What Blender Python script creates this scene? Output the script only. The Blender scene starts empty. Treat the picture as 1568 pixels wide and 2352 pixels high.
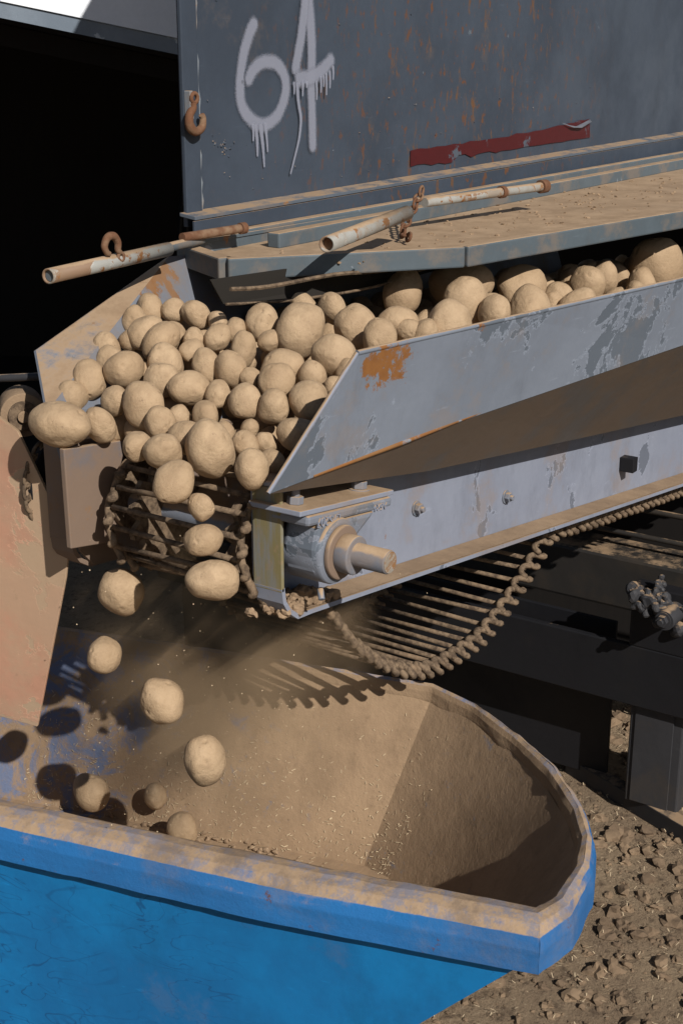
import bpy, bmesh, math, random
from mathutils import Vector, Matrix, noise
random.seed(7)
sc=bpy.context.scene
COL=sc.collection
# ------------------------------------------------------------ helpers
def empty(name):
    e=bpy.data.objects.new(name,None); COL.objects.link(e); e.empty_display_size=.1; return e
def add(name,me,mat=None,parent=None,bevel=0,smooth=False,seg=2):
    o=bpy.data.objects.new(name,me); COL.objects.link(o)
    if mat: me.materials.append(mat)
    if parent: o.parent=parent
    if smooth:
        for p in me.polygons:p.use_smooth=True
    if bevel:
        m=o.modifiers.new('b','BEVEL'); m.width=bevel; m.segments=seg; m.limit_method='ANGLE'; m.angle_limit=math.radians(35)
    return o
def mesh(name,vs,fs,mat=None,parent=None,bevel=0,smooth=False):
    me=bpy.data.meshes.new(name); me.from_pydata([tuple(v) for v in vs],[],fs); me.validate()
    bm=bmesh.new(); bm.from_mesh(me); bmesh.ops.recalc_face_normals(bm,faces=bm.faces); bm.to_mesh(me); bm.free()
    return add(name,me,mat,parent,bevel,smooth)
def sheet(name,vs,fs,mat,parent=None,smooth=False,solid=0):
    o=mesh(name,vs,fs,mat,parent,0,smooth)
    if solid:
        m=o.modifiers.new('s','SOLIDIFY'); m.thickness=solid; m.offset=0
    return o
def box(name,lo,hi,mat,parent=None,bevel=.002):
    x0,y0,z0=lo;x1,y1,z1=hi
    vs=[(x,y,z) for x in (x0,x1) for y in (y0,y1) for z in (z0,z1)]
    return mesh(name,vs,[(0,1,3,2),(4,6,7,5),(0,4,5,1),(2,3,7,6),(0,2,6,4),(1,5,7,3)],mat,parent,bevel)
def prism(name,poly,vec,mat,parent=None,bevel=.002):
    n=len(poly); v=Vector(vec)
    vs=[Vector(p) for p in poly]+[Vector(p)+v for p in poly]
    fs=[tuple(range(n)),tuple(range(2*n-1,n-1,-1))]+[(i,(i+1)%n,n+(i+1)%n,n+i) for i in range(n)]
    return mesh(name,vs,fs,mat,parent,bevel)
def tubegeo(pts,r,n=10,closed=False):
    pts=[Vector(p) for p in pts]; vs=[];fs=[]
    m=len(pts)
    t0=(pts[1]-pts[0]).normalized()
    up=Vector((0,0,1)) if abs(t0.z)<.9 else Vector((0,1,0))
    a=t0.cross(up).normalized()
    for i,p in enumerate(pts):
        if closed: t=(pts[(i+1)%m]-pts[i-1]).normalized()
        else: t=(pts[min(i+1,m-1)]-pts[max(i-1,0)]).normalized()
        a=(a-t*a.dot(t)).normalized(); b=t.cross(a)
        rr=r[i] if isinstance(r,(list,tuple)) else r
        for k in range(n):
            th=2*math.pi*k/n; vs.append(p+a*math.cos(th)*rr+b*math.sin(th)*rr)
    for i in range(m if closed else m-1):
        for k in range(n):
            i2=(i+1)%m
            fs.append((i*n+k,i*n+(k+1)%n,i2*n+(k+1)%n,i2*n+k))
    if not closed:
        fs.append(tuple(range(n-1,-1,-1))); fs.append(tuple((m-1)*n+k for k in range(n)))
    return vs,fs
def tube(name,pts,r,mat,parent=None,n=12,closed=False,hollow=False):
    vs,fs=tubegeo(pts,r,n,closed)
    if hollow: fs=fs[:-2]
    o=mesh(name,vs,fs,mat,parent,0,True)
    if hollow:
        m=o.modifiers.new('s','SOLIDIFY'); m.thickness=.003
    else:
        m=o.modifiers.new('e','EDGE_SPLIT'); m.split_angle=math.radians(50)
    return o
def bar(name,p,q,w,h,mat,parent=None,bevel=.003):
    p=Vector(p);q=Vector(q);t=(q-p).normalized(); s=t.cross(Vector((0,0,1)));s.normalize();u=s.cross(t)
    vs=[]
    for c in (p,q):
        for a,b in ((-1,-1),(1,-1),(1,1),(-1,1)): vs.append(c+s*a*w/2+u*b*h/2)
    return mesh(name,vs,[(0,1,2,3),(7,6,5,4),(0,4,5,1),(1,5,6,2),(2,6,7,3),(3,7,4,0)],mat,parent,bevel)
def cyl(name,p,q,r,mat,parent=None,n=32,bevel=.0015):
    vs,fs=tubegeo([p,q],r,n)
    o=mesh(name,vs,fs,mat,parent,bevel,False)
    for f in o.data.polygons: f.use_smooth=len(f.vertices)==4
    m=o.modifiers.new('e','EDGE_SPLIT'); m.split_angle=math.radians(50)
    return o
def merged(name,parts,mat,parent=None,smooth=False):
    V=[];F=[]
    for vs,fs in parts:
        k=len(V); V+=[tuple(v) for v in vs]; F+=[tuple(i+k for i in f) for f in fs]
    me=bpy.data.meshes.new(name); me.from_pydata(V,[],F)
    return add(name,me,mat,parent,0,smooth)
def catmull(P,n=8):
    P=[Vector(p) for p in P]; out=[]
    for i in range(len(P)-1):
        a=P[max(i-1,0)];b=P[i];c=P[i+1];d=P[min(i+2,len(P)-1)]
        for k in range(n):
            t=k/n
            out.append(.5*((2*b)+(c-a)*t+(2*a-5*b+4*c-d)*t*t+(3*b-a-3*c+d)*t**3))
    out.append(P[-1]); return out
def lump(c,r,amp=.9,sub=2,flat=1):
    bm=bmesh.new(); bmesh.ops.create_icosphere(bm,subdivisions=sub,radius=r); s_=random.random()*90
    for v in bm.verts:
        v.co*=1+amp*noise.noise(v.co/r*.9+Vector((s_,0,0))); v.co.z*=flat
    g=([v.co+Vector(c) for v in bm.verts],[[v.index for v in f.verts] for f in bm.faces]); bm.free(); return g
# ------------------------------------------------------------ node helpers
class NT:
    def __init__(s,name):
        s.m=bpy.data.materials.new(name); s.m.use_nodes=True; s.t=s.m.node_tree; s.t.nodes.clear()
        s.out=s.t.nodes.new('ShaderNodeOutputMaterial'); s.b=s.t.nodes.new('ShaderNodeBsdfPrincipled')
        s.t.links.new(s.b.outputs[0],s.out.inputs[0]); s.b.inputs['Specular IOR Level'].default_value=.3
        s.tc=s.t.nodes.new('ShaderNodeTexCoord'); s.co=s.tc.outputs['Object']
    def L(s,a,b): s.t.links.new(a,b)
    def map(s,scale,loc=(0,0,0),co=None):
        n=s.t.nodes.new('ShaderNodeMapping'); n.inputs['Scale'].default_value=scale; n.inputs['Location'].default_value=loc
        s.L(co or s.co,n.inputs[0]); return n.outputs[0]
    def noise(s,scale,detail=6,rough=.6,co=None,dist=0):
        n=s.t.nodes.new('ShaderNodeTexNoise'); n.inputs['Scale'].default_value=scale; n.inputs['Detail'].default_value=detail
        n.inputs['Roughness'].default_value=rough; n.inputs['Distortion'].default_value=dist
        s.L(co or s.co,n.inputs[0]); return n.outputs[0]
    def rng(s,x,a,b,c=0,d=1,smooth=True):
        n=s.t.nodes.new('ShaderNodeMapRange'); n.interpolation_type='SMOOTHSTEP' if smooth else 'LINEAR'
        s.L(x,n.inputs[0])
        for i,v in enumerate((a,b,c,d)): n.inputs[i+1].default_value=v
        return n.outputs[0]
    def math(s,op,a,b=None,c=None):
        n=s.t.nodes.new('ShaderNodeMath'); n.operation=op
        for i,v in enumerate((a,b,c)):
            if v is None: continue
            if isinstance(v,(int,float)): n.inputs[i].default_value=v
            else: s.L(v,n.inputs[i])
        return n.outputs[0]
    def mix(s,f,a,b):
        n=s.t.nodes.new('ShaderNodeMix'); n.data_type='RGBA'
        if isinstance(f,(int,float)): n.inputs[0].default_value=f
        else: s.L(f,n.inputs[0])
        for i,v in ((6,a),(7,b)):
            if isinstance(v,tuple): n.inputs[i].default_value=v if len(v)==4 else v+(1,)
            else: s.L(v,n.inputs[i])
        return n.outputs[2]
    def sep(s,x):
        n=s.t.nodes.new('ShaderNodeSeparateXYZ'); s.L(x,n.inputs[0]); return n.outputs
    def near(s,c,r):
        n=s.t.nodes.new('ShaderNodeVectorMath'); n.operation='DISTANCE'; s.L(s.co,n.inputs[0]); n.inputs[1].default_value=c
        return s.rng(n.outputs['Value'],0,r,1,0,False)
    def bump(s,h,st=.4,d=.002,prev=None):
        n=s.t.nodes.new('ShaderNodeBump'); n.inputs['Strength'].default_value=st; n.inputs['Distance'].default_value=d
        s.L(h,n.inputs['Height'])
        if prev: s.L(prev,n.inputs['Normal'])
        return n.outputs[0]
    def fin(s,col,rough=.7,nrm=None,metal=0):
        s.L(col,s.b.inputs['Base Color']) if not isinstance(col,tuple) else setattr(s.b.inputs['Base Color'],'default_value',col+(1,))
        if isinstance(rough,(int,float)): s.b.inputs['Roughness'].default_value=rough
        else: s.L(rough,s.b.inputs['Roughness'])
        if nrm: s.L(nrm,s.b.inputs['Normal'])
        s.b.inputs['Metallic'].default_value=metal
        return s.m
DUST=(.41,.29,.185); DUST2=(.275,.187,.115); RUST=(.15,.06,.022); RUST2=(.27,.12,.035)
def paint(name,base,dark,chipc=None,chip=.62,rust=.66,dust=.5,side=0,up=True,rs=9,streakX=None,sidec=None,cs=7,spots=(),grime=.3,swirl=None):
    s=NT(name)
    n1=s.noise(2.5,8,.65); n2=s.noise(45,4,.6); n3=s.noise(cs,10,.66,dist=.4)
    c=s.mix(s.rng(n1,.35,.65),base,dark)
    c=s.mix(s.math('MULTIPLY',n2,.25),c,tuple(x*.6 for x in base))
    sc1=s.noise(14,6,.7,co=s.map((.6,1,5)))
    c=s.mix(s.rng(sc1,.62,.75,0,.35),c,tuple(min(1,x*1.7) for x in base))
    gr=s.noise(4,8,.75,co=s.map((1.6,1,.8),(3,1,7)))
    c=s.mix(s.rng(gr,.48,.72,0,grime),c,tuple(x*.45 for x in base))
    if swirl:
        for sc_,off_,wd in ((3.2,(1,4,2),.028),(5.0,(7,2,5),.022),(9,(2,9,1),.012)):
            sw=s.noise(sc_,2,.45,co=s.map((.7,.7,1.6),off_),dist=1.6)
            d_=s.math('ABSOLUTE',s.math('SUBTRACT',sw,.5)); ms=s.rng(d_,wd*.3,wd,1,0)
            gate=s.rng(s.noise(2.1,3,.5,co=s.map((1,1,1),off_)),.47,.6)
            c=s.mix(s.math('MULTIPLY',s.math('MULTIPLY',ms,gate),.65),c,swirl)
    hgt=n2
    if chipc:
        ch=s.rng(n3,chip,chip+.012); c=s.mix(ch,c,chipc); 
        edge=s.math('SUBTRACT',s.rng(n3,chip-.006,chip-.001),ch); c=s.mix(s.math('MULTIPLY',edge,.35),c,tuple(min(1,x*1.8) for x in base))
        hgt=s.math('SUBTRACT',n2,ch)
    rn=s.noise(rs,12,.75,dist=.3)
    rm=s.rng(rn,rust,rust+.04)
    for (cc,r,k) in spots:
        m_=s.math('MULTIPLY',s.near(cc,r),k); m_=s.math('ADD',m_,rn); rm=s.math('MAXIMUM',rm,s.rng(m_,rust,rust+.03))
    c=s.mix(rm,c,s.mix(n2,RUST,RUST2))
    if streakX:
        x=s.sep(s.co); g=s.math('SUBTRACT',x[0],streakX[0]); g=s.math('MULTIPLY',g,1/streakX[1]); g=s.math('MULTIPLY',g,g)
        g=s.math('SUBTRACT',1.0,g); g=s.math('MAXIMUM',g,0.0)
        st=s.noise(1,9,.74,co=s.map((26,20,8)))
        st2=s.noise(34,5,.7,co=s.map((1.1,1,.6)))
        mm=s.math('MULTIPLY',s.rng(st,.58,.65),g)
        mm2=s.math('MULTIPLY',s.rng(st2,.575,.63),g)
        c=s.mix(mm,c,(.12,.062,.03)); c=s.mix(s.math('MULTIPLY',mm2,.9),c,(.12,.05,.02))
    if side:
        dn=s.noise(5,9,.7); dm=s.rng(dn,.62-side*.5,.72-side*.35,0,min(1,side*1.3))
        c=s.mix(dm,c,sidec or DUST2)
    if up:
        g=s.t.nodes.new('ShaderNodeNewGeometry'); nz=s.sep(g.outputs['Normal'])[2]
        dn2=s.noise(11,10,.75)
        u=s.rng(s.math('ADD',nz,s.math('MULTIPLY',s.math('SUBTRACT',dn2,.5),1.2)),1-dust,1.25-dust)
        c=s.mix(u,c,s.mix(s.rng(dn2,.3,.7),DUST,DUST2))
    b=s.bump(hgt,.35,.0015); b=s.bump(s.noise(3,3,.5),.25,.02,b)
    return s.fin(c,s.rng(n1,.3,.7,.45,.75),b)
M_bin=paint('slate_paint_bin',(.050,.065,.090),(.034,.045,.064),(.10,.125,.15),.69,.735,.35,.08,streakX=(3.75,1.05))
M_guard=paint('guard_steel',(.19,.215,.262),(.15,.172,.212),(.10,.118,.145),.545,.69,.45,.16,rs=7,cs=3.2,grime=.4,spots=[((2.02,1.27,1.86),.22,.20),((2.3,1.23,1.85),.12,.12),((2.9,1.15,1.85),.15,.10),((1.86,1.32,1.66),.14,.12)])
M_fold=paint('guard_underside_shade',(.115,.105,.10),(.085,.08,.075),None,.565,.70,-.5,.5,up=False,rs=7,sidec=(.145,.10,.066))  # darker, browner guard steel: the fold's shade is put into the colour
M_steel=paint('grey_blue_steel',(.18,.197,.235),(.135,.15,.185),(.11,.13,.16),.60,.655,.55,.26,rs=6)
M_beam=paint('beam_steel',(.24,.262,.325),(.19,.21,.268),(.12,.135,.17),.585,.69,.60,.22,rs=6,cs=4,grime=.4)
M_dsteel=paint('dusty_steel',(.16,.16,.18),(.12,.12,.14),None,.7,.585,.6,.62,rs=7,sidec=(.21,.14,.092))
M_far=paint('far_guard_steel',(.175,.195,.235),(.14,.155,.19),(.12,.14,.16),.6,.62,.3,.32,rs=5,spots=[((2.2,2.03,1.84),.2,.15)],sidec=(.21,.15,.10))
M_ledge=paint('ledge_steel',(.10,.125,.145),(.075,.095,.11),(.19,.21,.24),.66,.63,.52,.25)
M_dark=paint('dark_steel',(.012,.012,.0145),(.008,.008,.010),None,.7,.72,-.1,.12,sidec=(.019,.0145,.0105))
M_mid=paint('mid_grey_steel',(.042,.042,.046),(.03,.03,.034),(.07,.07,.08),.68,.7,.15,.25,sidec=(.065,.05,.036))
M_pipe=paint('pale_pipe',(.33,.33,.31),(.25,.24,.215),(.22,.14,.09),.56,.54,.45,.35,rs=16,sidec=(.25,.17,.105))
M_blue=paint('blue_paint',(.006,.170,.42),(.004,.112,.30),(.03,.08,.17),.715,.74,.28,.06,grime=.5,swirl=(.004,.055,.16))
M_pink=paint('salmon_panel',(.50,.27,.18),(.44,.27,.185),(.42,.30,.20),.53,.78,.9,.5,sidec=(.42,.29,.19))
def rusty():
    s=NT('rusty_iron'); n=s.noise(60,8,.7); n2=s.noise(12,5,.6)
    c=s.mix(n,(.08,.035,.018),(.18,.085,.045)); c=s.mix(s.rng(n2,.5,.7,0,.7),c,(.26,.18,.115))
    return s.fin(c,.9,s.bump(n,.8,.002))
M_rust=rusty()
def chainm():
    s=NT('dusty_chain'); n=s.noise(70,6,.7); n2=s.noise(15,5,.6)
    c=s.mix(s.rng(n,.35,.65),(.065,.044,.029),(.19,.134,.086)); c=s.mix(s.rng(n2,.5,.7,0,.45),c,DUST2)
    return s.fin(c,.9,s.bump(n,.6,.002))
M_chain=chainm()
def dustm(name,a,b,scr=None):
    s=NT(name); n=s.noise(6,10,.7); f=s.noise(140,5,.7); g=s.noise(30,8,.7)
    c=s.mix(s.rng(n,.3,.7),a,b); c=s.mix(s.rng(g,.55,.75,0,.5),c,tuple(x*.6 for x in b))
    c=s.mix(s.rng(f,.62,.75,0,.5),c,tuple(min(1,x*1.35) for x in a))
    if scr:
        y=s.sep(s.co)[1]
        sn=s.noise(9,12,.8,dist=.8); sn2=s.noise(3,5,.6)
        k=s.math('ADD',sn,s.rng(y,1.75,2.25,0,.16)); k=s.math('ADD',k,s.math('MULTIPLY',s.math('SUBTRACT',sn2,.5),.25))
        c=s.mix(s.rng(k,.62,.74,0,.8),c,(.10,.16,.29))
        k2=s.noise(26,10,.8,dist=.6); c=s.mix(s.math('MULTIPLY',s.rng(k2,.58,.64),s.rng(sn2,.43,.58,0,.6)),c,(.13,.16,.22))
        st=s.noise(30,8,.7,co=s.map((1,1,.15))); c=s.mix(s.rng(st,.5,.8,0,.35),c,tuple(x*.7 for x in b))
    b=s.bump(f,.5,.002); b=s.bump(g,.5,.005,b)
    return s.fin(c,.95,b)
M_hopin=dustm('dusty_hopper_lining',(.335,.23,.142),(.24,.163,.10),True)
M_soil=dustm('soil_cake',(.32,.222,.14),(.21,.143,.09))
def rimmat():
    s=NT('blue_rim_dusty'); g=s.t.nodes.new('ShaderNodeNewGeometry'); nz=s.sep(g.outputs['Normal'])[2]
    n=s.noise(7,11,.75,dist=.3); f=s.noise(90,5,.7); n2=s.noise(22,10,.8); n4=s.noise(5,9,.75,co=s.map((1,1,1),(5,2,1)))
    blue=s.mix(s.rng(s.noise(3,5),.3,.7),(.012,.135,.37),(.02,.105,.28))
    blue=s.mix(s.rng(n4,.48,.75,0,.6),blue,(.14,.145,.17))
    blue=s.mix(s.rng(n2,.61,.67),blue,(.10,.045,.03))
    d=s.mix(f,DUST,DUST2); d=s.mix(s.rng(n2,.46,.58,0,.68),d,(.15,.175,.25)); d=s.mix(s.rng(n4,.48,.62,0,.65),d,(.17,.125,.092))
    k=s.math('ADD',nz,s.math('MULTIPLY',s.math('SUBTRACT',n,.5),1.6))
    c=s.mix(s.rng(k,.38,.76),blue,d)
    return s.fin(c,.8,s.bump(n2,.5,.004,s.bump(f,.4,.002)))
M_rim=rimmat()
def potmat():
    s=NT('dusty_potato_skin'); oi=s.t.nodes.new('ShaderNodeObjectInfo'); r=oi.outputs['Random']
    n=s.noise(2.2,8,.7); f=s.noise(16,6,.7); e=s.noise(7,3,.6)
    c=s.mix(s.rng(n,.3,.7),(.46,.33,.205),(.335,.232,.14))
    c=s.mix(s.math('MULTIPLY',r,.45),c,(.31,.21,.122))
    c=s.mix(s.rng(e,.66,.74,0,.6),c,(.16,.105,.065))
    c=s.mix(s.rng(f,.6,.75,0,.35),c,(.54,.415,.29))
    c=s.mix(s.rng(f,.25,.4,.45,0),c,(.19,.13,.08))
    b=s.bump(f,.25,.010); b=s.bump(n,.3,.02,b)
    return s.fin(c,.72,b)
M_pot=potmat()
# ------------------------------------------------------------ camera, light, world
cd=bpy.data.cameras.new('camera'); cam=bpy.data.objects.new('camera',cd); COL.objects.link(cam)
cd.sensor_fit='HORIZONTAL'; cd.sensor_width=24; cd.lens=50.05; cd.clip_end=500
al=math.radians(34);pp=math.radians(19)
cam.location=(0,0,2.4)
cam.rotation_euler=Vector((math.cos(al)*math.cos(pp),math.sin(al)*math.cos(pp),-math.sin(pp))).to_track_quat('-Z','Y').to_euler()
sc.camera=cam
S2=Vector((-.33,-.645,.53)).normalized()
sd=bpy.data.lights.new('sun','SUN'); sd.energy=5.0; sd.angle=math.radians(.5); sd.color=(1,.955,.89)
sun=bpy.data.objects.new('sun',sd); COL.objects.link(sun); sun.rotation_euler=(-S2).to_track_quat('-Z','Y').to_euler()
w=bpy.data.worlds.new('World'); sc.world=w; w.use_nodes=True
sky=w.node_tree.nodes.new('ShaderNodeTexSky'); sky.sky_type='NISHITA'; sky.sun_disc=False
sky.sun_elevation=math.asin(S2.z); sky.sun_rotation=math.atan2(S2.x,S2.y)
w.node_tree.links.new(sky.outputs[0],w.node_tree.nodes['Background'].inputs[0]); w.node_tree.nodes['Background'].inputs[1].default_value=.05
sc.view_settings.view_transform='Standard'; sc.view_settings.look='None'; sc.view_settings.exposure=0
# yard frame: r = to the right of the viewing direction, f = forward
def yd(r,f,z=0): return Vector((math.sin(al)*r+math.cos(al)*f,-math.cos(al)*r+math.sin(al)*f,z))
# ------------------------------------------------------------ ground
def gmat():
    s=NT('dry_soil'); n=s.noise(3,10,.7); f=s.noise(70,8,.75); g=s.noise(22,8,.7)
    c=s.mix(s.rng(n,.3,.7),(.36,.265,.17),(.26,.185,.12)); c=s.mix(s.rng(g,.5,.66,0,.8),c,(.10,.068,.045)); c=s.mix(s.rng(f,.57,.67,0,.85),c,(.54,.43,.30)); c=s.mix(s.rng(f,.3,.42,.7,0),c,(.075,.052,.036))
    b=s.bump(g,1,.03); b=s.bump(f,.9,.01,b); return s.fin(c,.95,b)
M_ground=gmat()
mesh('ground',[(-80,-80,0),(120,-80,0),(120,120,0),(-80,120,0)],[(0,1,2,3)],M_ground)
parts=[]
for i in range(4200):
    x=random.uniform(2.3,5.0); y=random.uniform(-.1,2.0); r=random.choice([.004,.005,.006,.008,.012,.020])*random.uniform(.7,1.3)
    parts.append(lump((x,y,r*.15),r,1.2,2 if r>.010 else 1,.75))
merged('soil_clods',parts,dustm('clod_soil',(.23,.16,.10),(.11,.076,.05)))
parts=[]
for i in range(4500):
    x=random.uniform(2.2,5.5); y=random.uniform(-.6,2.2); a=random.random()*6.28; l=random.uniform(.005,.018); t=.001
    dx,dy=math.cos(a)*l,math.sin(a)*l; px,py=-dy/l*t,dx/l*t; z=.006+random.random()*.012
    parts.append(([(x+px,y+py,z),(x-px,y-py,z),(x+dx-px,y+dy-py,z+.004),(x+dx+px,y+dy+py,z+.004)],[(0,1,2,3)]))
M_straw=NT('straw').fin((.52,.41,.27),.9)
merged('straw_litter',parts,M_straw)
# ------------------------------------------------------------ shed behind
shed=empty('dark_storage_shed')
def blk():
    s=NT('shade_black_planks'); wv=s.noise(6,6,.6,co=s.map((8,8,.4))); return s.fin(s.mix(wv,(.006,.005,.005),(.014,.011,.009)),.95)  # near-black base colour stands in for the shade inside the shed
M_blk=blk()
M_white=paint('white_roof_sheet',(.80,.82,.85),(.72,.75,.80),None,.7,.9,-.5,0,up=False,grime=.1)
M_fas=paint('galvanised_fascia',(.20,.24,.29),(.15,.185,.23),(.4,.45,.5),.6,.8,-.5,0,up=False)
ez=lambda r:2.46-.20*(r+1.58)
def slab(name,c,mat,vec): return prism(name,c,vec,mat,shed,.0)
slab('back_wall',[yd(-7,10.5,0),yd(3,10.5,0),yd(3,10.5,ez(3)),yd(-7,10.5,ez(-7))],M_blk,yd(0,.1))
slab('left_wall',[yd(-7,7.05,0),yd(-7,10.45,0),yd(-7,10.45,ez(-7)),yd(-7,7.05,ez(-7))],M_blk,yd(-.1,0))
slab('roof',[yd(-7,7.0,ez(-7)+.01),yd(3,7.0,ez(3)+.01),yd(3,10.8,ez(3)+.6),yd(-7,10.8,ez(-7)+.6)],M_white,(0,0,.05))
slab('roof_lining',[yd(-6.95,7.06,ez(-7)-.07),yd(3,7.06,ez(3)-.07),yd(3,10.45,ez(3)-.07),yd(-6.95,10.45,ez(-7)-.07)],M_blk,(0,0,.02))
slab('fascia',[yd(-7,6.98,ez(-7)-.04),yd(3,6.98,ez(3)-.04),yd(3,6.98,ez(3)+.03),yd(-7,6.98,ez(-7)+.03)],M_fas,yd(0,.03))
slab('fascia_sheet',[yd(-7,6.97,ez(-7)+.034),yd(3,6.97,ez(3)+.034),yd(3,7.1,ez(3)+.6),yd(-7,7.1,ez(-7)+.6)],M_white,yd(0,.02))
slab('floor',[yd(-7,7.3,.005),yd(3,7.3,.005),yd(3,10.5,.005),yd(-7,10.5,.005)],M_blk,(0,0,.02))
for i in range(5): bar('rafter_%d'%i,yd(-6.9,7.3+i*.65,ez(-6.9)-.13),yd(2.9,7.3+i*.65,ez(2.9)-.13),.05,.1,M_blk,shed)
for i in range(4): bar('loose_board_%d'%i,yd(-1.13+.045*i,9.9,.9-.02*i),yd(-1.06+.045*i,9.95,1.6-.06*i),.03,.02,M_dark,shed)
# ------------------------------------------------------------ storage bin
sb=empty('steel_storage_bin')
BY=2.09
prism('bin_wall',[(2.483,BY,1.965),(6.5,BY,1.965),(6.5,BY,3.6),(2.483,BY,3.6)],(0,.012,0),M_bin,sb,.001)
prism('bin_side',[(2.50,BY+.014,1.965),(2.50,BY+.014,3.6),(5.8,4.5,3.6),(5.8,4.5,1.965)],(.02,-.002,0),M_bin,sb,0)
box('corner_angle',(2.468,BY-.012,1.99),(2.522,BY-.002,3.6),M_bin,sb,.002)
M_weld=paint('weld_bead',(.22,.25,.28),(.15,.17,.20),None,.7,.6,.3,.3)
pts=[(2.524+random.uniform(-.003,.003),BY-.006,2.0+i*.02) for i in range(80)]
tube('weld_bead',pts,[.0045+random.uniform(-.002,.002) for _ in pts],M_weld,sb,8)
M_lip=paint('rail_lip_steel',(.10,.12,.15),(.07,.09,.115),(.2,.22,.25),.66,.62,.18,.25)
prism('rail_lip',[(2.455,BY-.045,1.994),(6.5,BY-.045,1.994),(6.5,BY-.001,2.0),(2.455,BY-.001,2.0)],(0,0,-.008),M_lip,sb,.001)
prism('rail_web',[(2.455,BY-.043,1.955),(6.5,BY-.043,1.90),(6.5,BY-.043,1.984),(2.455,BY-.043,1.984)],(0,.006,0),M_bin,sb,.001)
prism('rail_lower_lip',[(2.45,BY-.075,1.948),(6.5,BY-.085,1.890),(6.5,BY-.03,1.894),(2.45,BY-.03,1.952)],(0,0,-.008),M_ledge,sb,.001)
parts=[lump((random.uniform(2.5,4.6),BY+.0005,random.choice([random.uniform(2.02,2.2),random.uniform(2.02,2.7)])),random.uniform(.0012,.003),1.2,1,1) for _ in range(90)]
parts+=[lump((2.62+random.gauss(0,.02),BY+.0005,2.135+random.gauss(0,.012)),random.uniform(.0015,.004),1.3,1,1) for _ in range(22)]
merged('paint_blisters',parts,M_bin,sb)
def D(x,z): return (1.1*x,1.1*z-.24)
top=[D(3.120,2.097),D(3.733,2.103),D(4.173,2.120)]; bot=[D(4.181,2.064),D(3.606,2.064),D(3.121,2.058)]
def jag(a,b,n,amp):
    out=[]
    for i in range(n):
        t=i/n; out.append((a[0]+(b[0]-a[0])*t, a[1]+(b[1]-a[1])*t+ (random.uniform(-amp,amp) if i else 0)))
    return out
tp=jag(top[0],top[1],14,.004)+jag(top[1],top[2],12,.003)+[top[2]]
bt=jag(bot[2],bot[1],14,.009)+jag(bot[1],bot[0],12,.002)+[bot[0]]
vs=[(x,BY-.003,z) for x,z in tp]+[(x,BY-.003,z) for x,z in bt]; n=len(tp)
def stick():
    s=NT('dark_red_tape'); n=s.noise(9,10,.7,dist=.5); f=s.noise(60,5,.6)
    c=s.mix(f,(.075,.008,.010),(.045,.006,.008)); c=s.mix(s.rng(n,.58,.60),c,(.07,.085,.11)); return s.fin(c,.5,s.bump(n,.3,.002))
sheet('red_reflective_strip',vs,[(i,i+1,n+i+1,n+i) for i in range(n-1)],stick(),sb,False,.001)
M_peel=NT('peeled_tape').fin((.13,.14,.165),.6)
sheet('peeled_tape_edge',[(4.36,BY-.006,2.092),(4.42,BY-.012,2.080),(4.47,BY-.010,2.074),(4.53,BY-.012,2.084),(4.585,BY-.006,2.091),(4.58,BY-.016,2.083),(4.50,BY-.018,2.068),(4.44,BY-.016,2.072)],[(0,1,7),(1,2,6,7),(2,3,5,6),(3,4,5)],M_peel,sb,True,.001)
def spraymat():
    s=NT('white_spray_paint'); uv=s.tc.outputs['UV']; x=s.sep(uv)
    a=s.math('SUBTRACT',1.0,x[0]); a=s.math('MULTIPLY',a,a)
    b=s.math('MULTIPLY_ADD',x[1],2.0,-1.0); b=s.math('MULTIPLY',b,b)
    d=s.math('SQRT',s.math('ADD',a,b)); n=s.noise(30,6,.7); g=s.noise(300,3,.6)
    d=s.math('ADD',d,s.math('MULTIPLY',s.math('SUBTRACT',n,.5),.35)); d=s.math('ADD',d,s.math('MULTIPLY',s.math('SUBTRACT',g,.5),.5))
    al_=s.rng(d,.4,1.0,.75,0)
    s.L(al_,s.b.inputs['Alpha']); return s.fin((.25,.265,.33),.7)
M_spray=spraymat()
kk=[0]
def stroke(pts,w,grp,name,smooth=True):
    kk[0]+=1; yy=BY-.0035-.0006*kk[0]
    P=[Vector((q[0],0,q[1])) for q in pts]
    P=catmull(P,8) if smooth else catmull(P,3)
    L=[0]
    for a,b in zip(P,P[1:]): L.append(L[-1]+(b-a).length)
    vs=[];us=[]
    for i,p in enumerate(P):
        t=(P[min(i+1,len(P)-1)]-P[max(i-1,0)]).normalized(); nn=Vector((-t.z,0,t.x))
        ww=w[0]+(w[1]-w[0])*L[i]/L[-1] if isinstance(w,tuple) else w
        e=min(1,min(L[i],L[-1]-L[i])/(ww*.5+1e-6))
        for k in (0,.25,.5,.75,1):
            q=p+nn*(k-.5)*ww; vs.append((q.x,yy,q.z)); us.append((e,k))
    fs=[(i*5+k,i*5+k+1,(i+1)*5+k+1,(i+1)*5+k) for i in range(len(P)-1) for k in range(4)]
    me=bpy.data.meshes.new(name); me.from_pydata(vs,[],fs); uvl=me.uv_layers.new(name='UVMap')
    for lo in me.loops: uvl.data[lo.index].uv=us[lo.vertex_index]
    add(name,me,M_spray,grp)
dg=sb
stroke([D(*q) for q in [(2.500,2.410),(2.472,2.379),(2.448,2.332),(2.436,2.281),(2.440,2.237),(2.473,2.204),(2.519,2.193),(2.566,2.211),(2.594,2.253),(2.592,2.289),(2.561,2.317),(2.515,2.320),(2.476,2.301),(2.456,2.271)]],.044,dg,'digit_six')
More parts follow.
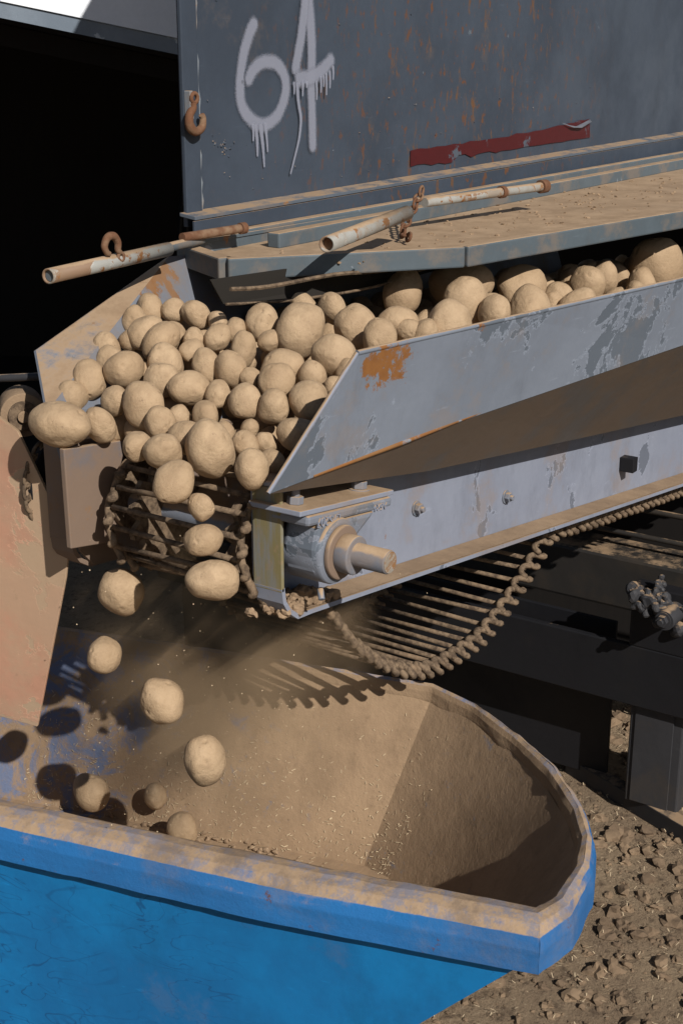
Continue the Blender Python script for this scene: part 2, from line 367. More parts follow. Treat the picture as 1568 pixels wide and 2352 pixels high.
for i,(a,b,w_) in enumerate([((2.485,2.20),(2.490,2.127),(.020,.009)),((2.500,2.20),(2.513,2.103),(.022,.008)),((2.515,2.2),(2.525,2.134),(.016,.008)),((2.472,2.2),(2.474,2.16),(.014,.008))]):
    stroke([D(*a),D((a[0]+b[0])/2+.002,(a[1]+b[1])/2),D(*b)],w_,dg,'six_drip_%d'%i)
stroke([D(2.668,2.50),D(2.678,2.454),D(2.690,2.36),D(2.688,2.28),D(2.690,2.20),D(2.693,2.118)],(.052,.042),dg,'digit_four_stem')
stroke([D(2.672,2.475),D(2.656,2.391),D(2.640,2.34),D(2.622,2.286)],.045,dg,'digit_four_slant')
stroke([D(2.618,2.284),D(2.673,2.284),D(2.728,2.298),D(2.778,2.332)],(.055,.045),dg,'digit_four_bar')
stroke([D(*q) for q in [(2.632,2.28),(2.636,2.237),(2.645,2.200),(2.640,2.165),(2.629,2.136),(2.603,2.081)]],(.018,.008),dg,'four_drip_long')
for i,(x,z0,z1) in enumerate([(2.619,2.28,2.25),(2.650,2.28,2.245),(2.703,2.28,2.235),(2.719,2.29,2.250),(2.729,2.29,2.262),(2.739,2.295,2.244),(2.752,2.30,2.258),(2.764,2.31,2.276),(2.66,2.28,2.262)]):
    stroke([D(x,z0),D(x+.002,(z0+z1)/2),D(x+.001,z1)],(.014,.007),dg,'four_drip_%d'%i)
# folded loading door
lg=empty('folded_steel_door')
LZ=1.927
L1,L2,L3,L4,L5=(2.43,2.06),(2.325,1.857),(2.745,1.533),(3.62,1.37),(5.8,1.10)
sheet('door_pan',[(a,b,LZ-.012) for a,b in (L1,L2,L3,L4,L5,(5.8,2.03))],[(0,1,2,3,4,5)],M_ledge,lg,False,.004)
for i,(a,b) in enumerate(((L1,L2),(L2,L3),(L3,L4),(L4,L5))):
    bar('door_frame_%d'%i,(a[0],a[1],LZ-.012),(b[0],b[1],LZ-.012),.035,.046,M_ledge,lg,.004)
bar('door_hinge_rail',(2.44,2.035,LZ+.004),(5.8,2.0,LZ-.01),.03,.045,M_ledge,lg,.005)
bar('door_stiffener',(2.6,1.94,LZ+.006),(5.8,1.84,LZ+.006),.035,.035,M_ledge,lg,.004)
parts=[]
for _ in range(260):
    x=random.uniform(2.5,4.6); y=random.uniform(1.65-.1*(x-2.5),1.9); parts.append(lump((x,y,LZ-.009),random.uniform(.0015,.006),1.1,1,.6))
merged('door_crumbs',parts,M_soil,lg)
tube('hinge_rod',[(2.344,1.99,1.966),(2.532,1.975,1.966)],.010,M_rust,lg)
tube('hinge_rod_cap',[(2.525,1.975,1.966),(2.540,1.973,1.966)],.013,M_rust,lg)
tube('latch_rod',[(3.03,1.80,1.985),(3.523,1.723,1.985)],.012,M_pipe,lg)
tube('latch_collar',[(3.33,1.753,1.985),(3.345,1.751,1.985)],.016,M_rust,lg)
tube('latch_rod_cap',[(3.505,1.726,1.985),(3.53,1.722,1.985)],.018,M_rust,lg)
tube('latch_handle_pipe',[(2.346,1.618,1.982),(2.805,1.712,1.990)],.0165,M_pipe,lg,20,hollow=True)
tube('latch_handle_core',[(2.36,1.621,1.982),(2.80,1.711,1.990)],.0125,M_rust,lg,12)
tube('prop_pipe',[(1.88,1.923,1.955),(2.26,1.957,1.955)],.0145,M_pipe,lg,20,hollow=True)
tube('prop_pipe_core',[(1.885,1.923,1.955),(2.42,2.0,1.952)],.0105,M_ledge,lg,12)
def hook(name,c,rx,size,parent):
    P=[(0,0,0),(.01,0,.012),(.035,0,.014),(.055,0,.035),(.05,0,.065),(.022,0,.078),(.0,0,.065),(-.004,0,.052)]
    rot=Matrix.Rotation(rx,3,'Y')
    pts=[Vector(c)+rot@(Vector(p)*size) for p in P]; pts=catmull(pts,5); n=len(pts)
    tube(name,pts,[size*.0115*(1.25-.9*abs(i/n-.45)) for i in range(n)],M_rust,parent,10)
    e=Vector(c)+rot@(Vector((-.014,0,-.004))*size)
    ring=[e+rot@(Vector((math.cos(t)*.014,.0,math.sin(t)*.014))*size) for t in [k*math.pi/6 for k in range(12)]]
    tube(name+'_eye',ring,.0065*size,M_rust,parent,8,closed=True)
hook('grab_hook',(2.085,1.93,1.972),-1.45,.58,lg)
hook('wall_hook',(2.478,BY-.03,2.235),2.4,.75,sb)
box('hook_bracket',(2.470,BY-.03,2.20),(2.482,BY-.012,2.26),M_weld,sb)
def link(c,t,up,l=.02,wd=.011,r=.0035):
    t=Vector(t).normalized(); s_=t.cross(Vector(up)).normalized(); P=[]
    for k in range(14):
        a=2*math.pi*k/14; P.append(Vector(c)+t*math.cos(a)*l+s_*math.sin(a)*wd)
    return tubegeo(P,r,6,True)
def chain(name,a,b,sag,mat,parent,l=.016,wd=.010,r=.0035):
    a=Vector(a);b=Vector(b);n=max(2,int((b-a).length/(l*1.45))); parts=[]
    pts=[a.lerp(b,i/n)-Vector((0,0,sag*4*(i/n)*(1-i/n))) for i in range(n+1)]
    for i in range(n):
        parts.append(link((pts[i]+pts[i+1])/2,pts[i+1]-pts[i],(0,0,1) if i%2 else (.3,1,.2),l,wd,r))
    merged(name,parts,mat,parent,True)
chain('safety_chain',(3.02,1.80,2.02),(2.86,1.76,1.935),.0,M_rust,lg)
chain('safety_chain_end',(2.86,1.76,1.935),(2.80,1.70,1.935),.0,M_rust,lg)
M_rub=NT('black_rubber').fin((.02,.017,.014),.9)
tube('torn_seal',catmull([(2.14,1.70,1.915),(2.25,1.69,1.905),(2.465,1.68,1.900),(2.6,1.66,1.890),(2.72,1.62,1.892),(2.84,1.58,1.90),(2.90,1.55,1.890)],5),.0045,M_chain,lg,6)
sheet('rubber_flap',[(2.20,1.80,1.915),(2.465,1.76,1.910),(2.96,1.70,1.90),(2.96,1.70,1.845),(2.65,1.74,1.83),(2.24,1.80,1.86)],[(0,1,2,3,4,5)],M_rub,lg,False,.003)
tube('torn_seal_lower',catmull([(2.20,1.76,1.87),(2.40,1.74,1.85),(2.65,1.70,1.845),(2.80,1.66,1.868),(2.96,1.60,1.88)],5),.003,M_chain,lg,6)
# ------------------------------------------------------------ conveyor
cv=empty('potato_conveyor')
SL=-.139
def bz(x): return 1.41+SL*(x-1.8)
def tz(x): return 1.655+SL*(x-1.8)
XE=5.2
def stain():
    s=NT('olive_stain'); n=s.noise(8,6,.6,co=s.map((1,6,.8))); f=s.noise(60,5,.6); c=s.mix(s.rng(n,.35,.6),(.18,.19,.20),(.19,.16,.075)); return s.fin(s.mix(s.rng(f,.5,.7,0,.5),c,DUST2),.8)
M_stain=stain()
def beam(name,y0,y1,mat,X0,mend):
    s=1 if y1>y0 else -1
    prism(name+'_web',[(X0,y1,1.475),(X0+.012,y1,1.435),(X0+.045,y1,bz(X0+.045)),(XE,y1,bz(XE)),(XE,y1,tz(XE)),(X0,y1,tz(X0))],(0,.007*s,0),mat,cv,.0)
    prof=[(X0,1.462),(X0+.004,1.435),(X0+.018,1.414),(X0+.045,bz(X0+.045)-.002),(X0+.09,bz(X0+.09)),(XE,bz(XE))]
    vs=[];
    for x,z in prof: vs+= [(x,y0,z),(x,y1-.0006*s,z)]
    fs=[(2*i,2*i+1,2*i+3,2*i+2) for i in range(len(prof)-1)]
    sheet(name+'_bottom_flange',vs,fs,mat,cv,False,.009)
    tf=[(X0-.006,y0-.004*s,tz(X0)),(XE,y0-.004*s,tz(XE)),(XE,y1+.007*s,tz(XE)),(X0-.006,y1+.007*s,tz(X0))]
    prism(name+'_top_flange',tf,(0,0,.011),mat,cv,.004)
    box(name+'_end_plate',(X0-.004,min(y0,y1),1.455),(X0+.004,max(y0,y1)+.002,tz(X0)-.001),mend,cv,.0015)
beam('side_beam',1.376,1.436,M_beam,1.858,M_stain)
beam('far_beam',1.915,1.858,M_dsteel,1.836,M_dsteel)
# dust lying on the lower flange
sheet('flange_dust',[(1.90,1.378,bz(1.90)+.0065),(1.90,1.4345,bz(1.90)+.0085),(XE,1.4345,bz(XE)+.0085),(XE,1.378,bz(XE)+.0065)],[(0,1,2,3)],M_soil,cv)
def hexbolt(name,c,axis,r,h,mat,stud=0,par=None):
    par=par or cv
    c=Vector(c);ax=Vector(axis).normalized()
    cyl(name+'_washer',c,c+ax*.0025,r*1.35,mat,par,24,.0005)
    vs,fs=tubegeo([c+ax*.0026,c+ax*(h+.0026)],r,6); mesh(name+'_nut',vs,fs,mat,par,.0012)
    if stud: cyl(name+'_stud',c+ax*h*.9,c+ax*(h+stud),r*.5,mat,par,16,.001)
for i,(x,z) in enumerate([(2.404,1.446),(2.807,1.36)]): hexbolt('web_bolt_%d'%i,(x,1.4355,z),(0,-1,0),.012,.011,M_steel,.010)
box('web_block',(3.47,1.395,1.25),(3.50,1.435,1.29),M_dark,cv)
bar('web_seam',(3.32,1.434,1.17),(3.32,1.434,1.42),.004,.012,M_beam,cv,.0)
# bearing
ang=math.atan(-SL)
R=Matrix.Rotation(ang,4,'Y')
def tilt(o,c):
    o.data.transform(Matrix.Translation(c)@R@Matrix.Translation([-q for q in c])); return o
c0=Vector((1.975,1.385,1.597))
tilt(box('bearing_shelf',(1.835,1.322,1.592),(2.135,1.432,1.602),M_beam,cv,.002),c0)
tilt(box('bearing_foot',(1.855,1.318,1.572),(2.125,1.40,1.591),M_steel,cv,.006),c0)
prism('bearing_web',[(1.885,1.318,1.585),(2.07,1.318,1.558),(2.01,1.318,1.53),(1.99,1.318,1.49),(1.88,1.318,1.49),(1.873,1.318,1.54)],(0,.07,0),M_steel,cv,.008)
cyl('bearing_housing',(1.935,1.310,1.522),(1.935,1.40,1.522),.060,M_steel,cv,48,.008)
cyl('bearing_back',(1.935,1.40,1.522),(1.935,1.431,1.522),.045,M_steel,cv,48,.002)
cyl('bearing_rim',(1.935,1.300,1.522),(1.935,1.3105,1.522),.049,M_dsteel,cv,48,.003)
cyl('bearing_collar',(1.935,1.272,1.522),(1.935,1.301,1.522),.035,M_steel,cv,48,.003)
cyl('drive_shaft',(1.935,1.205,1.524),(1.935,1.95,1.524),.0215,M_steel,cv,40,.003)
cyl('shaft_end_face',(1.935,1.2035,1.524),(1.935,1.206,1.524),.0195,M_pipe,cv,40,.0008)
cyl('grease_nipple',(1.905,1.33,1.457),(1.895,1.32,1.442),.006,M_steel,cv,12)
hexbolt('bearing_bolt_a',(1.880,1.365,1.613),(.13,0,1),.015,.014,M_steel,.016)
hexbolt('bearing_bolt_b',(2.080,1.365,1.587),(.13,0,1),.015,.014,M_steel,.016)
tc=bpy.data.curves.new('casting_text','FONT'); tc.body='LPS207'; tc.size=.024; tc.extrude=.0012; tc.align_x='CENTER'
to=bpy.data.objects.new('casting_text',tc); COL.objects.link(to); to.parent=cv; tc.materials.append(M_beam)
to.rotation_euler=(math.radians(90),math.radians(180)+ang,0); to.location=(1.915,1.3172,1.5925)
tc2=tc.copy(); tc2.body='A6R1'; tc2.size=.020; to2=bpy.data.objects.new('casting_text_b',tc2); COL.objects.link(to2); to2.parent=cv; to2.rotation_euler=to.rotation_euler; to2.location=(2.08,1.3172,1.569)
parts=[]
for i in range(110):
    x=random.gauss(1.955,.04); y=random.uniform(1.382,1.425); r=random.uniform(.004,.012)
    parts.append(lump((x,y,bz(x)+.006+r*.4+max(0,.03-abs(x-1.95)*.5)*random.random()),r,1.1,2))
merged('caked_soil',parts,M_soil,cv)
# near guard panel: flares outward away from the discharge end
A=(1.944,1.28,1.879);T1=(2.38,1.220,1.873);T2=(3.03,1.133,1.863);T3=(4.8,.894,1.837)
F0=(1.765,1.335,1.672);F1=(2.32,1.264,1.688);F2=(3.13,1.160,1.694);F3=(4.8,.946,1.72)
sheet('guard_panel',[A,F0,F1,F2,F3,T3,T1,T2],[(0,1,2,6),(6,2,3,7),(7,3,4,5)],M_guard,cv,False,.007)
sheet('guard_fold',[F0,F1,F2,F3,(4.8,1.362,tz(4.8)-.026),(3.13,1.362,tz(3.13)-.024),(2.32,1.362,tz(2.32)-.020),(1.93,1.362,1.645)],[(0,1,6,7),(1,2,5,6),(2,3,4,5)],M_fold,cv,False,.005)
tube('guard_top_lip',[A,T1,T2,T3],.005,M_guard,cv,8)
tube('guard_end_lip',[A,F0],.004,M_beam,cv,8)
M_rl=paint('rust_line',(.24,.12,.045),(.18,.085,.035),(.2,.22,.25),.56,.5,-.5,.1,up=False)
tube('rust_seam',[(1.87,1.3195,1.676),(2.10,1.290,1.683),(2.36,1.257,1.691)],[.003,.005,.002],M_rl,cv,8)
sheet('far_guard_panel',[(1.83,1.862,1.60),(1.81,1.88,1.718),(1.936,2.03,1.791),(2.341,2.03,1.922),(4.2,2.03,1.80),(4.2,1.862,1.30)],[(0,1,2,3,4,5)],M_far,cv,False,.006)
YB=1.745
for y in (1.475,YB-.045):
    vs=[];n=36
    for k in range(n):
        a=2*math.pi*k/n; r=.098 if k%3 else .075
        vs.append((1.93+r*math.cos(a),y,1.525+r*math.sin(a)))
    prism('sprocket',vs,(0,.012,0),M_chain,cv,.001)
prism('far_end_plate',[(1.772,1.80,1.475),(1.90,1.80,1.452),(1.925,1.80,1.50),(1.90,1.80,1.56),(1.93,1.80,1.63),(1.945,1.80,1.645),(1.770,1.80,1.668)],(0,.012,0),M_dsteel,cv,.002)
cyl('hub_ring',(1.955,1.785,1.54),(1.955,1.797,1.54),.078,M_chain,cv,40)
cyl('outer_sprocket',(1.93,1.96,1.54),(1.93,1.975,1.54),.095,M_dark,cv,40)
parts=[]
for k in range(22):
    a=2*math.pi*k/22; c=Vector((1.93+.1*math.cos(a),1.967,1.54+.1*math.sin(a))); parts.append(link(c,(-math.sin(a),0,math.cos(a)),(0,1,0),.018,.009,.004))
merged('drive_chain',parts,M_chain,cv,True)
cyl('side_pulley',(1.93,2.07,1.655),(1.98,2.13,1.655),.045,M_soil,cv,40)
cyl('side_pulley_rim',(1.926,2.065,1.655),(1.930,2.07,1.655),.030,M_chain,cv,40)
cyl('side_pulley_boss',(1.920,2.058,1.655),(1.926,2.065,1.655),.012,M_soil,cv,24)
tube('side_pipe',[(1.97,2.02,1.735),(1.85,2.35,1.70)],.008,M_mid,cv)
# rod belt
path=[(5.0,1.635+SL*3.07)]
path+=[(x,1.632+SL*(x-1.93)) for x in (4.5,4,3.5,3,2.5,2.2,1.95)]
for k in range(1,9):
    a=math.radians(90+k*22); path.append((1.93+.108*math.cos(a),1.525+.108*math.sin(a)))
path+=[(2.03,1.385),(2.095,1.318),(2.16,1.244),(2.275,1.145),(2.381,1.085),(2.493,1.047),(2.612,1.036),(2.715,1.04),(2.82,1.07),(2.907,1.11),(2.973,1.145),(3.08,1.185),(3.4,1.14),(5.0,.92)]
pth=catmull([Vector((a,0,b)) for a,b in path],10)
L=[0]
for a,b in zip(pth,pth[1:]): L.append(L[-1]+(b-a).length)
def at(s):
    lo,hi=0,len(L)-1
    while hi-lo>1:
        m=(lo+hi)//2
        if L[m]<=s: lo=m
        else: hi=m
    t=(s-L[lo])/max(1e-6,L[hi]-L[lo]); return pth[lo].lerp(pth[hi],t),(pth[hi]-pth[lo]).normalized()
parts=[];lk=[];s=0.0;i=0
while s<L[-1]-.05:
    p,t=at(s)
    j=random.uniform(-.003,.003)
    parts.append(tubegeo([(p.x+j,1.445,p.z+j),(p.x,1.60,p.z),(p.x-j,YB-.005,p.z-j)],.0054,8))
    if p.z<1.60 or p.x<2.2:
        for y in (1.437,YB):
            c=Vector((p.x,y,p.z))+Vector((random.uniform(-.002,.002),0,random.uniform(-.002,.002))); nrm=Vector((-t.z,0,t.x))
            P=[c+t*a+Vector((0,b,0))+nrm*h for a,b,h in ((-.024,-.008,.0),(-.018,.009,.009),(-.002,.013,.010),(.012,.006,.004),(.020,-.008,-.006),(.026,-.012,-.010),(.030,-.002,-.013))]
            cc=catmull(P,3); lk.append(tubegeo(cc,[.0050]+[.0075]*(len(cc)-2)+[.005],7))
    s+=.040;i+=1
merged('belt_rods',parts,M_chain,cv,True)
merged('belt_chain_links',lk,M_chain,cv,True)
# ------------------------------------------------------------ potatoes
def potato_mesh(k):
    rnd=random.Random(k*13+5)
    bm=bmesh.new(); bmesh.ops.create_icosphere(bm,subdivisions=5,radius=.5)
    sx,sy,sz=rnd.uniform(1.04,1.34),rnd.uniform(.92,1.04),rnd.uniform(.84,.95)
    eyes=[Vector((rnd.gauss(0,1),rnd.gauss(0,1),rnd.gauss(0,1))).normalized() for _ in range(7)]
    off=Vector((k*7.3,k*3.1,0))
    for v in bm.verts:
        d=v.co.normalized()
        r=1+.15*noise.noise(d*.9+off)+.03*noise.noise(d*2.0+off)+.004*noise.noise(d*7+off)
        for i,e in enumerate(eyes):
            q=(d-e).length; r-=(.055 if i<3 else .025)*math.exp(-(q/.09)**2); r+=.011*math.exp(-((q-.19)/.08)**2)
        v.co=Vector((d.x*sx,d.y*sy,d.z*sz))*r*.5
    me=bpy.data.meshes.new('potato_shape'); bm.to_mesh(me); bm.free()
    for p in me.polygons: p.use_smooth=True
    me.materials.append(M_pot); return me
PM=[potato_mesh(k) for k in range(14)]
def put(name,x,y,z,d,parent=None):
    o=bpy.data.objects.new(name,random.choice(PM)); COL.objects.link(o); o.location=(x,y,z)
    o.rotation_euler=[random.uniform(0,6.28) for _ in range(3)]; o.scale=(d,d,d); o.parent=parent; return o
pile=empty('potato_pile')
def S(x,y):
    ks=[(1.7,1.69),(1.85,1.69),(1.95,1.71),(2.1,1.78),(2.25,1.82),(2.5,1.83),(3,1.80),(3.6,1.78),(6,1.6)]
    s=1.69
    for (a,b),(c,d) in zip(ks,ks[1:]):
        if a<=x<=c: s=b+(d-b)*(x-a)/(c-a);break
    return s+.15*(y-1.6)*(1 if x>1.9 else .5)
POT="2185,1947,55 2202,1897,52 2134,1943,53 2213,1849,53 2223,1801,40 2099,1884,65 2084,1912,43 2039,1939,56 2017,1908,51 2090,1838,69 2144,1849,48 2137,1793,47 2103,1771,42 2157,1751,50 2215,1750,44 2252,1713,68 2165,1693,58 2209,1659,47 2252,1616,96 2430,1660,62 2387,1575,81 2424,1728,55 2725,1671,88 2946,1646,120 2768,1532,97 2464,1521,70 2453,1490,53 2465,1458,58 2535,1443,90 2334,1485,64 2755,1454,72 3072,1549,100 2905,1540,50 2894,1438,94 3118,1482,52 3122,1426,78 3284,1478,87 3441,1498,73 3337,1419,55 3739,1479,145 3437,1408,50 2201,1499,79 2182,1456,49 2129,1571,78 2143,1512,59 2079,1548,65 2077,1655,65 2073,1710,58 2050,1794,67 2025,1833,34 1988,1844,74 1943,1895,63 1997,1760,65 2004,1697,66 2084,1613,41 2014,1575,60 2022,1514,60 2065,1466,72 2131,1451,40 2017,1639,49 1916,1807,51 1897,1899,62 1922,1739,73 1952,1681,44 1971,1632,52 1860,1793,55 1788,1824,94 1901,1682,62 1814,1661,54 1823,1608,65 1893,1612,63 1952,1578,51 1867,1541,92 1935,1511,47 1967,1491,39 1992,1437,66 1852,1435,60 1984,1541,36 1924,1449,46"
vis=[]
for q in POT.split():
    x,y,d=[float(a)/1000 for a in q.split(',')]
    z=S(x,y); dd=d*1.05
    if d<.06: z-=.012
    if d>.085: z+=.006
    z+=random.uniform(-.010,.006)
    vis.append((x,y,z,dd)); put('potato',x,y,z,dd,pile)
for lay,dz in ((0,-.070),(1,-.108)):
    pl=[]
    for _ in range(5000):
        x=random.uniform(1.86,4.6); y=random.uniform(1.39 if x>2.3 else 1.47,1.93); z=S(x,y)+dz
        if x>2.25 and y>1.66: z-=min(.05,(y-1.66)*.5)
        if z-.03<1.632+SL*(x-1.93): continue
        if y>1.87 and z<1.70: continue
        if any((x-a)**2+(y-b)**2<.0044 for a,b in pl): continue
        if any((x-a)**2+(y-b)**2+(z-c)**2<(.42*(d+.055))**2 for a,b,c,d in vis): continue
        pl.append((x,y)); put('potato',x,y,z,random.uniform(.055,.072),pile)
pl=[]
for _ in range(2500):
    x=random.uniform(2.7,4.8); y=random.uniform(1.30,1.60); z=S(x,y)-.030; d=random.uniform(.065,.09)
    if any((x-a)**2+(y-b)**2<(.54*(d+c))**2 for a,b,c in pl): continue
    if any((x-a)**2+(y-b)**2<(.5*(d+e))**2 for a,b,c,e in vis): continue
    pl.append((x,y,d)); put('potato',x,y,z,d,pile)
for x,y,z,d in [(1.776,1.487,1.617,.046),(1.764,1.473,1.563,.062),(1.748,1.442,1.499,.080),(1.74,1.515,1.665,.074),(1.869,1.773,1.362,.088),(1.787,1.746,1.266,.070),(1.805,1.623,1.198,.088),(1.873,1.578,1.054,.088)]:
    put('falling_potato',x,y,z,d*1.0)
for x,y,z,d in [(2.10,2.12,.70,.085),(2.17,1.985,.70,.062),(2.13,1.87,.67,.075)]:
    put('landed_potato',x,y,z,d)
# ------------------------------------------------------------ hopper
hp=empty('blue_receiving_hopper')
O=[(1.27,2.9),(1.55,1.804),(1.668,1.291),(1.802,.827),(1.895,.810),(2.024,.833),(2.118,.87),(2.205,.929),(2.312,1.034),(2.399,1.165),(2.471,1.307),(2.502,1.434),(2.404,1.847),(2.265,2.368),(2.13,2.9)]
I=[(1.37,2.87),(1.65,1.80),(1.77,1.30),(1.885,.88),(1.92,.868),(2.02,.875),(2.105,.905),(2.187,.962),(2.29,1.062),(2.372,1.18),(2.447,1.315),(2.480,1.434),(2.382,1.845),(2.243,2.36),(2.11,2.87)]
B=[(1.50,2.8),(1.74,1.85),(1.86,1.45),(1.98,1.25),(2.01,1.24),(2.07,1.23),(2.12,1.235),(2.17,1.25),(2.23,1.30),(2.28,1.37),(2.32,1.44),(2.33,1.51),(2.23,1.87),(2.10,2.36),(1.97,2.8)]
BO=[(1.31,2.85),(1.575,1.85),(1.65,1.55),(1.71,1.33),(1.80,1.31),(1.93,1.29),(2.04,1.285),(2.15,1.31),(2.26,1.37),(2.33,1.43),(2.38,1.50),(2.40,1.56),(2.30,1.9),(2.17,2.38),(2.04,2.85)]
n=len(O)
def off(P,k):
    out=[]
    for (x,y) in P:
        c=Vector((2.0-.25*(y-1.6),min(max(y,1.35),2.6),0)); d=Vector((x,y,0))-c; d.normalize(); out.append((x+d.x*k,y+d.y*k))
    return out
def mid(P,Q,t): return [(a[0]+(b[0]-a[0])*t,a[1]+(b[1]-a[1])*t) for a,b in zip(P,Q)]
loops=[]
for t,z in ((1.0,.93),(1.0,.975),(.93,.992),(.75,1.003),(.5,1.008),(.25,1.003),(.08,.990),(0,.968),(-.02,.925)):
    loops.append([(x,y,z) for x,y in mid(O,I,t)])
vs=[p for l in loops for p in l]; fs=[]
for k in range(len(loops)-1):
    for i in range(n): fs.append((k*n+i,k*n+(i+1)%n,(k+1)*n+(i+1)%n,(k+1)*n+i))
rim=mesh('rim',vs,fs,M_rim,hp,0,True); rim.data.materials.append(M_hopin)
for k,p in enumerate(rim.data.polygons):
    if k<n*3: p.material_index=1
m=rim.modifiers.new('e','EDGE_SPLIT'); m.split_angle=math.radians(40)
sub=rim.modifiers.new('sub','SUBSURF'); sub.subdivision_type='SIMPLE'; sub.levels=sub.render_levels=4
tex=bpy.data.textures.new('dents','CLOUDS'); tex.noise_scale=.07; tex.noise_depth=3
dm=rim.modifiers.new('d','DISPLACE'); dm.texture=tex; dm.strength=.009; dm.texture_coords='LOCAL'
vs=[(x,y,.972) for x,y in mid(I,I,0)]+[(x,y,.60) for x,y in B]
fs=[(i,(i+1)%n,n+(i+1)%n,n+i) for i in range(n)]+[tuple(range(n,2*n))]
ln_=sheet('lining',vs,fs,M_hopin,hp,True); m=ln_.modifiers.new('e','EDGE_SPLIT'); m.split_angle=math.radians(24)
Ob=off(O,-.030)
vs=[(x,y,.932) for x,y in Ob]+[(x,y,.46) for x,y in BO]+[(x,y,.2) for x,y in mid(BO,[(2.0,1.9)]*n,.25)]
fs=[(k*n+i,k*n+(i+1)%n,(k+1)*n+(i+1)%n,(k+1)*n+i) for k in range(2) for i in range(n)]+[tuple(range(2*n,3*n))]
mesh('body',vs,fs,M_blue,hp)
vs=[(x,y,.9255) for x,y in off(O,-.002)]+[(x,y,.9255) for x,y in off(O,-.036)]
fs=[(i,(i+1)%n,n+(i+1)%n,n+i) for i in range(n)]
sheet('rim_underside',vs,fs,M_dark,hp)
for i,(x,y) in enumerate([(1.9,1.5),(2.15,1.5),(1.65,2.5),(1.95,2.5)]): box('leg_%d'%i,(x-.03,y-.03,0),(x+.03,y+.03,.25),M_blue,hp)
parts=[]
def onwall(i,u,t):
    a=Vector((*I[i],.972)).lerp(Vector((*I[i+1],.972)),u); b=Vector((*B[i],.60)).lerp(Vector((*B[i+1],.60)),u); return a.lerp(b,t)
for k in range(800):
    i=random.choice([11,12,11,12,12,10]); u=random.random(); t=random.random()**.4
    p=onwall(i,u,min(t,.99)); e1=(onwall(i,1,t)-onwall(i,0,t)).normalized(); e2=(onwall(i,u,1)-onwall(i,u,0)).normalized(); nn=e1.cross(e2)
    if nn.x>0: nn=-nn
    a=random.random()*6.28; d=(e1*math.cos(a)+e2*math.sin(a))*random.uniform(.002,.010); s_=nn.cross(d).normalized()*random.uniform(.0004,.0009)
    p=p+nn*.003
    parts.append(([p+s_,p-s_,p+d-s_+nn*.002,p+d+s_+nn*.002],[(0,1,2,3)]))
for k in range(700):
    x=random.uniform(1.85,2.28); y=random.uniform(1.3,2.3); a=random.random()*6.28; l=random.uniform(.004,.014); z=.606
    d=Vector((math.cos(a),math.sin(a),0))*l; s_=Vector((-math.sin(a),math.cos(a),0))*.0009; p=Vector((x,y,z))
    parts.append(([p+s_,p-s_,p+d-s_,p+d+s_],[(0,1,2,3)]))
merged('straw_bits',parts,M_straw,hp)
parts=[lump((random.uniform(1.9,2.26),random.uniform(1.35,2.3),.606),random.uniform(.003,.010),.9,1,.7) for _ in range(500)]
merged('soil_crumbs',parts,M_soil,hp)
parts=[]
for k in range(500):
    p=Vector((random.gauss(1.98,.13),random.gauss(1.65,.14),random.uniform(.8,1.5))); l=random.uniform(.0006,.0025)
    d=Vector((random.gauss(0,1),random.gauss(0,1),random.gauss(0,1))).normalized()*l; s_=d.cross(Vector((.3,.8,.2))).normalized()*l*.5
    parts.append(([p+s_,p-s_,p+d-s_,p+d+s_],[(0,1,2,3)]))
merged('airborne_chaff',parts,M_straw)
# salmon panel
pk=empty('salmon_chute_panel')
PP=[(1.79,2.19,1.75),(1.825,2.022,1.681),(1.832,1.984,1.659),(1.852,1.884,1.452),(1.849,1.899,1.368),(1.831,1.992,1.025),(1.813,2.081,1.031),(1.79,2.19,1.06)]
prism('plate',PP,(.008,.003,0),M_pink,pk,.001)
# ------------------------------------------------------------ truck underframe (behind the conveyor)
uf=empty('truck_underframe')
M_bbeam=paint('brown_cross_beam',(.030,.027,.025),(.02,.019,.017),(.05,.05,.05),.68,.7,.1,.4,sidec=(.045,.034,.025))
box('cross_beam',(4.12,.2,.56),(4.30,2.6,.745),M_bbeam,uf,.012)
tube('cross_pipe',[(4.20,.2,.80),(4.20,3.0,.80)],.009,M_bbeam,uf)
tube('cross_pipe_b',[(4.22,.2,.885),(4.22,3.0,.885)],.010,M_bbeam,uf)
tube('cross_pipe_c',[(4.35,.2,.93),(4.35,3.0,.93)],.007,M_bbeam,uf)
box('deep_member',(3.79,-.6,.40),(3.815,3.4,.60),M_dark,uf,.004)
box('dark_backdrop',(4.85,-2.5,0.0),(4.95,3.9,1.75),M_blk,uf,.004)  # added black sheet that keeps the view behind the pipes dark
box('side_plate',(3.93,1.60,.04),(3.945,3.4,.60),M_dark,uf,.002)
box('post',(3.82,1.315,.05),(3.93,1.49,.56),M_mid,uf,.006)
box('post_face',(3.814,1.345,.06),(3.8195,1.47,.56),M_mid,uf,.001)
bar('skid',(3.98,1.75,.03),(3.70,1.06,.03),.05,.06,M_mid,uf)
parts=[lump((random.gauss(3.76,.018),random.gauss(1.405,.035),random.gauss(.77,.02)),random.uniform(.008,.026),1.2,3) for i in range(34)]
merged('caked_coupling',parts,M_mid,uf)
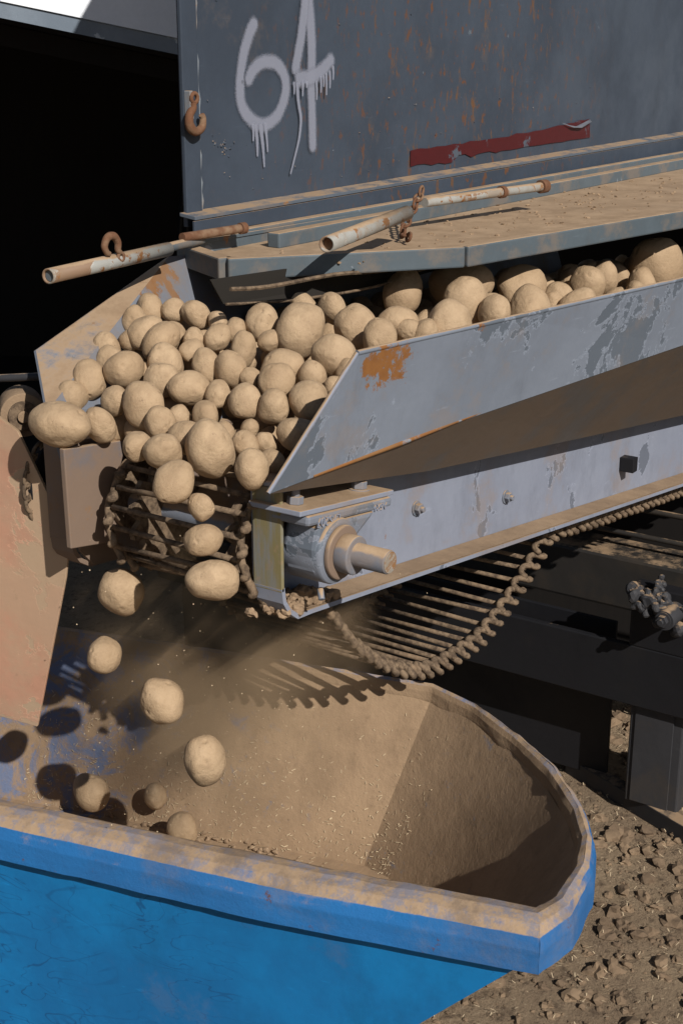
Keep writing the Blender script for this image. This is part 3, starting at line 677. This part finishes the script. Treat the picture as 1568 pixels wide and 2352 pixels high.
cyl('coupling_cap',(3.70,1.36,.745),(3.80,1.36,.745),.030,M_mid,uf)
box('coupling_bracket',(3.79,1.2,.60),(3.85,1.50,.80),M_dark,uf,.004)
hexbolt('coupling_bolt',(3.698,1.362,.748),(-1,0,0),.018,.016,M_mid,.012,uf)
# ------------------------------------------------------------ dust cloud
bm=bmesh.new(); bmesh.ops.create_icosphere(bm,subdivisions=3,radius=1)
me=bpy.data.meshes.new('dust_cloud'); bm.to_mesh(me); bm.free()
dm_=bpy.data.materials.new('airborne_dust'); dm_.use_nodes=True; t=dm_.node_tree; t.nodes.clear()
oo=t.nodes.new('ShaderNodeOutputMaterial'); vsn=t.nodes.new('ShaderNodeVolumePrincipled'); vsn.inputs['Color'].default_value=(.80,.56,.34,1); vsn.inputs['Anisotropy'].default_value=.0
tcn=t.nodes.new('ShaderNodeTexCoord'); nz=t.nodes.new('ShaderNodeTexNoise'); nz.inputs['Scale'].default_value=1.8; nz.inputs['Detail'].default_value=5
ln=t.nodes.new('ShaderNodeVectorMath'); ln.operation='LENGTH'; t.links.new(tcn.outputs['Object'],ln.inputs[0]); t.links.new(tcn.outputs['Object'],nz.inputs[0])
m1=t.nodes.new('ShaderNodeMapRange'); m1.inputs[1].default_value=1;m1.inputs[2].default_value=.15;m1.inputs[3].default_value=0;m1.inputs[4].default_value=1; t.links.new(ln.outputs['Value'],m1.inputs[0])
m2=t.nodes.new('ShaderNodeMapRange'); m2.inputs[1].default_value=.38;m2.inputs[2].default_value=.66;m2.inputs[3].default_value=.3;m2.inputs[4].default_value=7.0; t.links.new(nz.outputs[0],m2.inputs[0])
mm=t.nodes.new('ShaderNodeMath'); mm.operation='MULTIPLY'; t.links.new(m1.outputs[0],mm.inputs[0]); t.links.new(m2.outputs[0],mm.inputs[1]); t.links.new(mm.outputs[0],vsn.inputs['Density']); t.links.new(vsn.outputs[0],oo.inputs['Volume'])
o=add('dust_cloud',me,dm_); o.location=(2.04,1.66,1.20); o.scale=(.26,.36,.40)
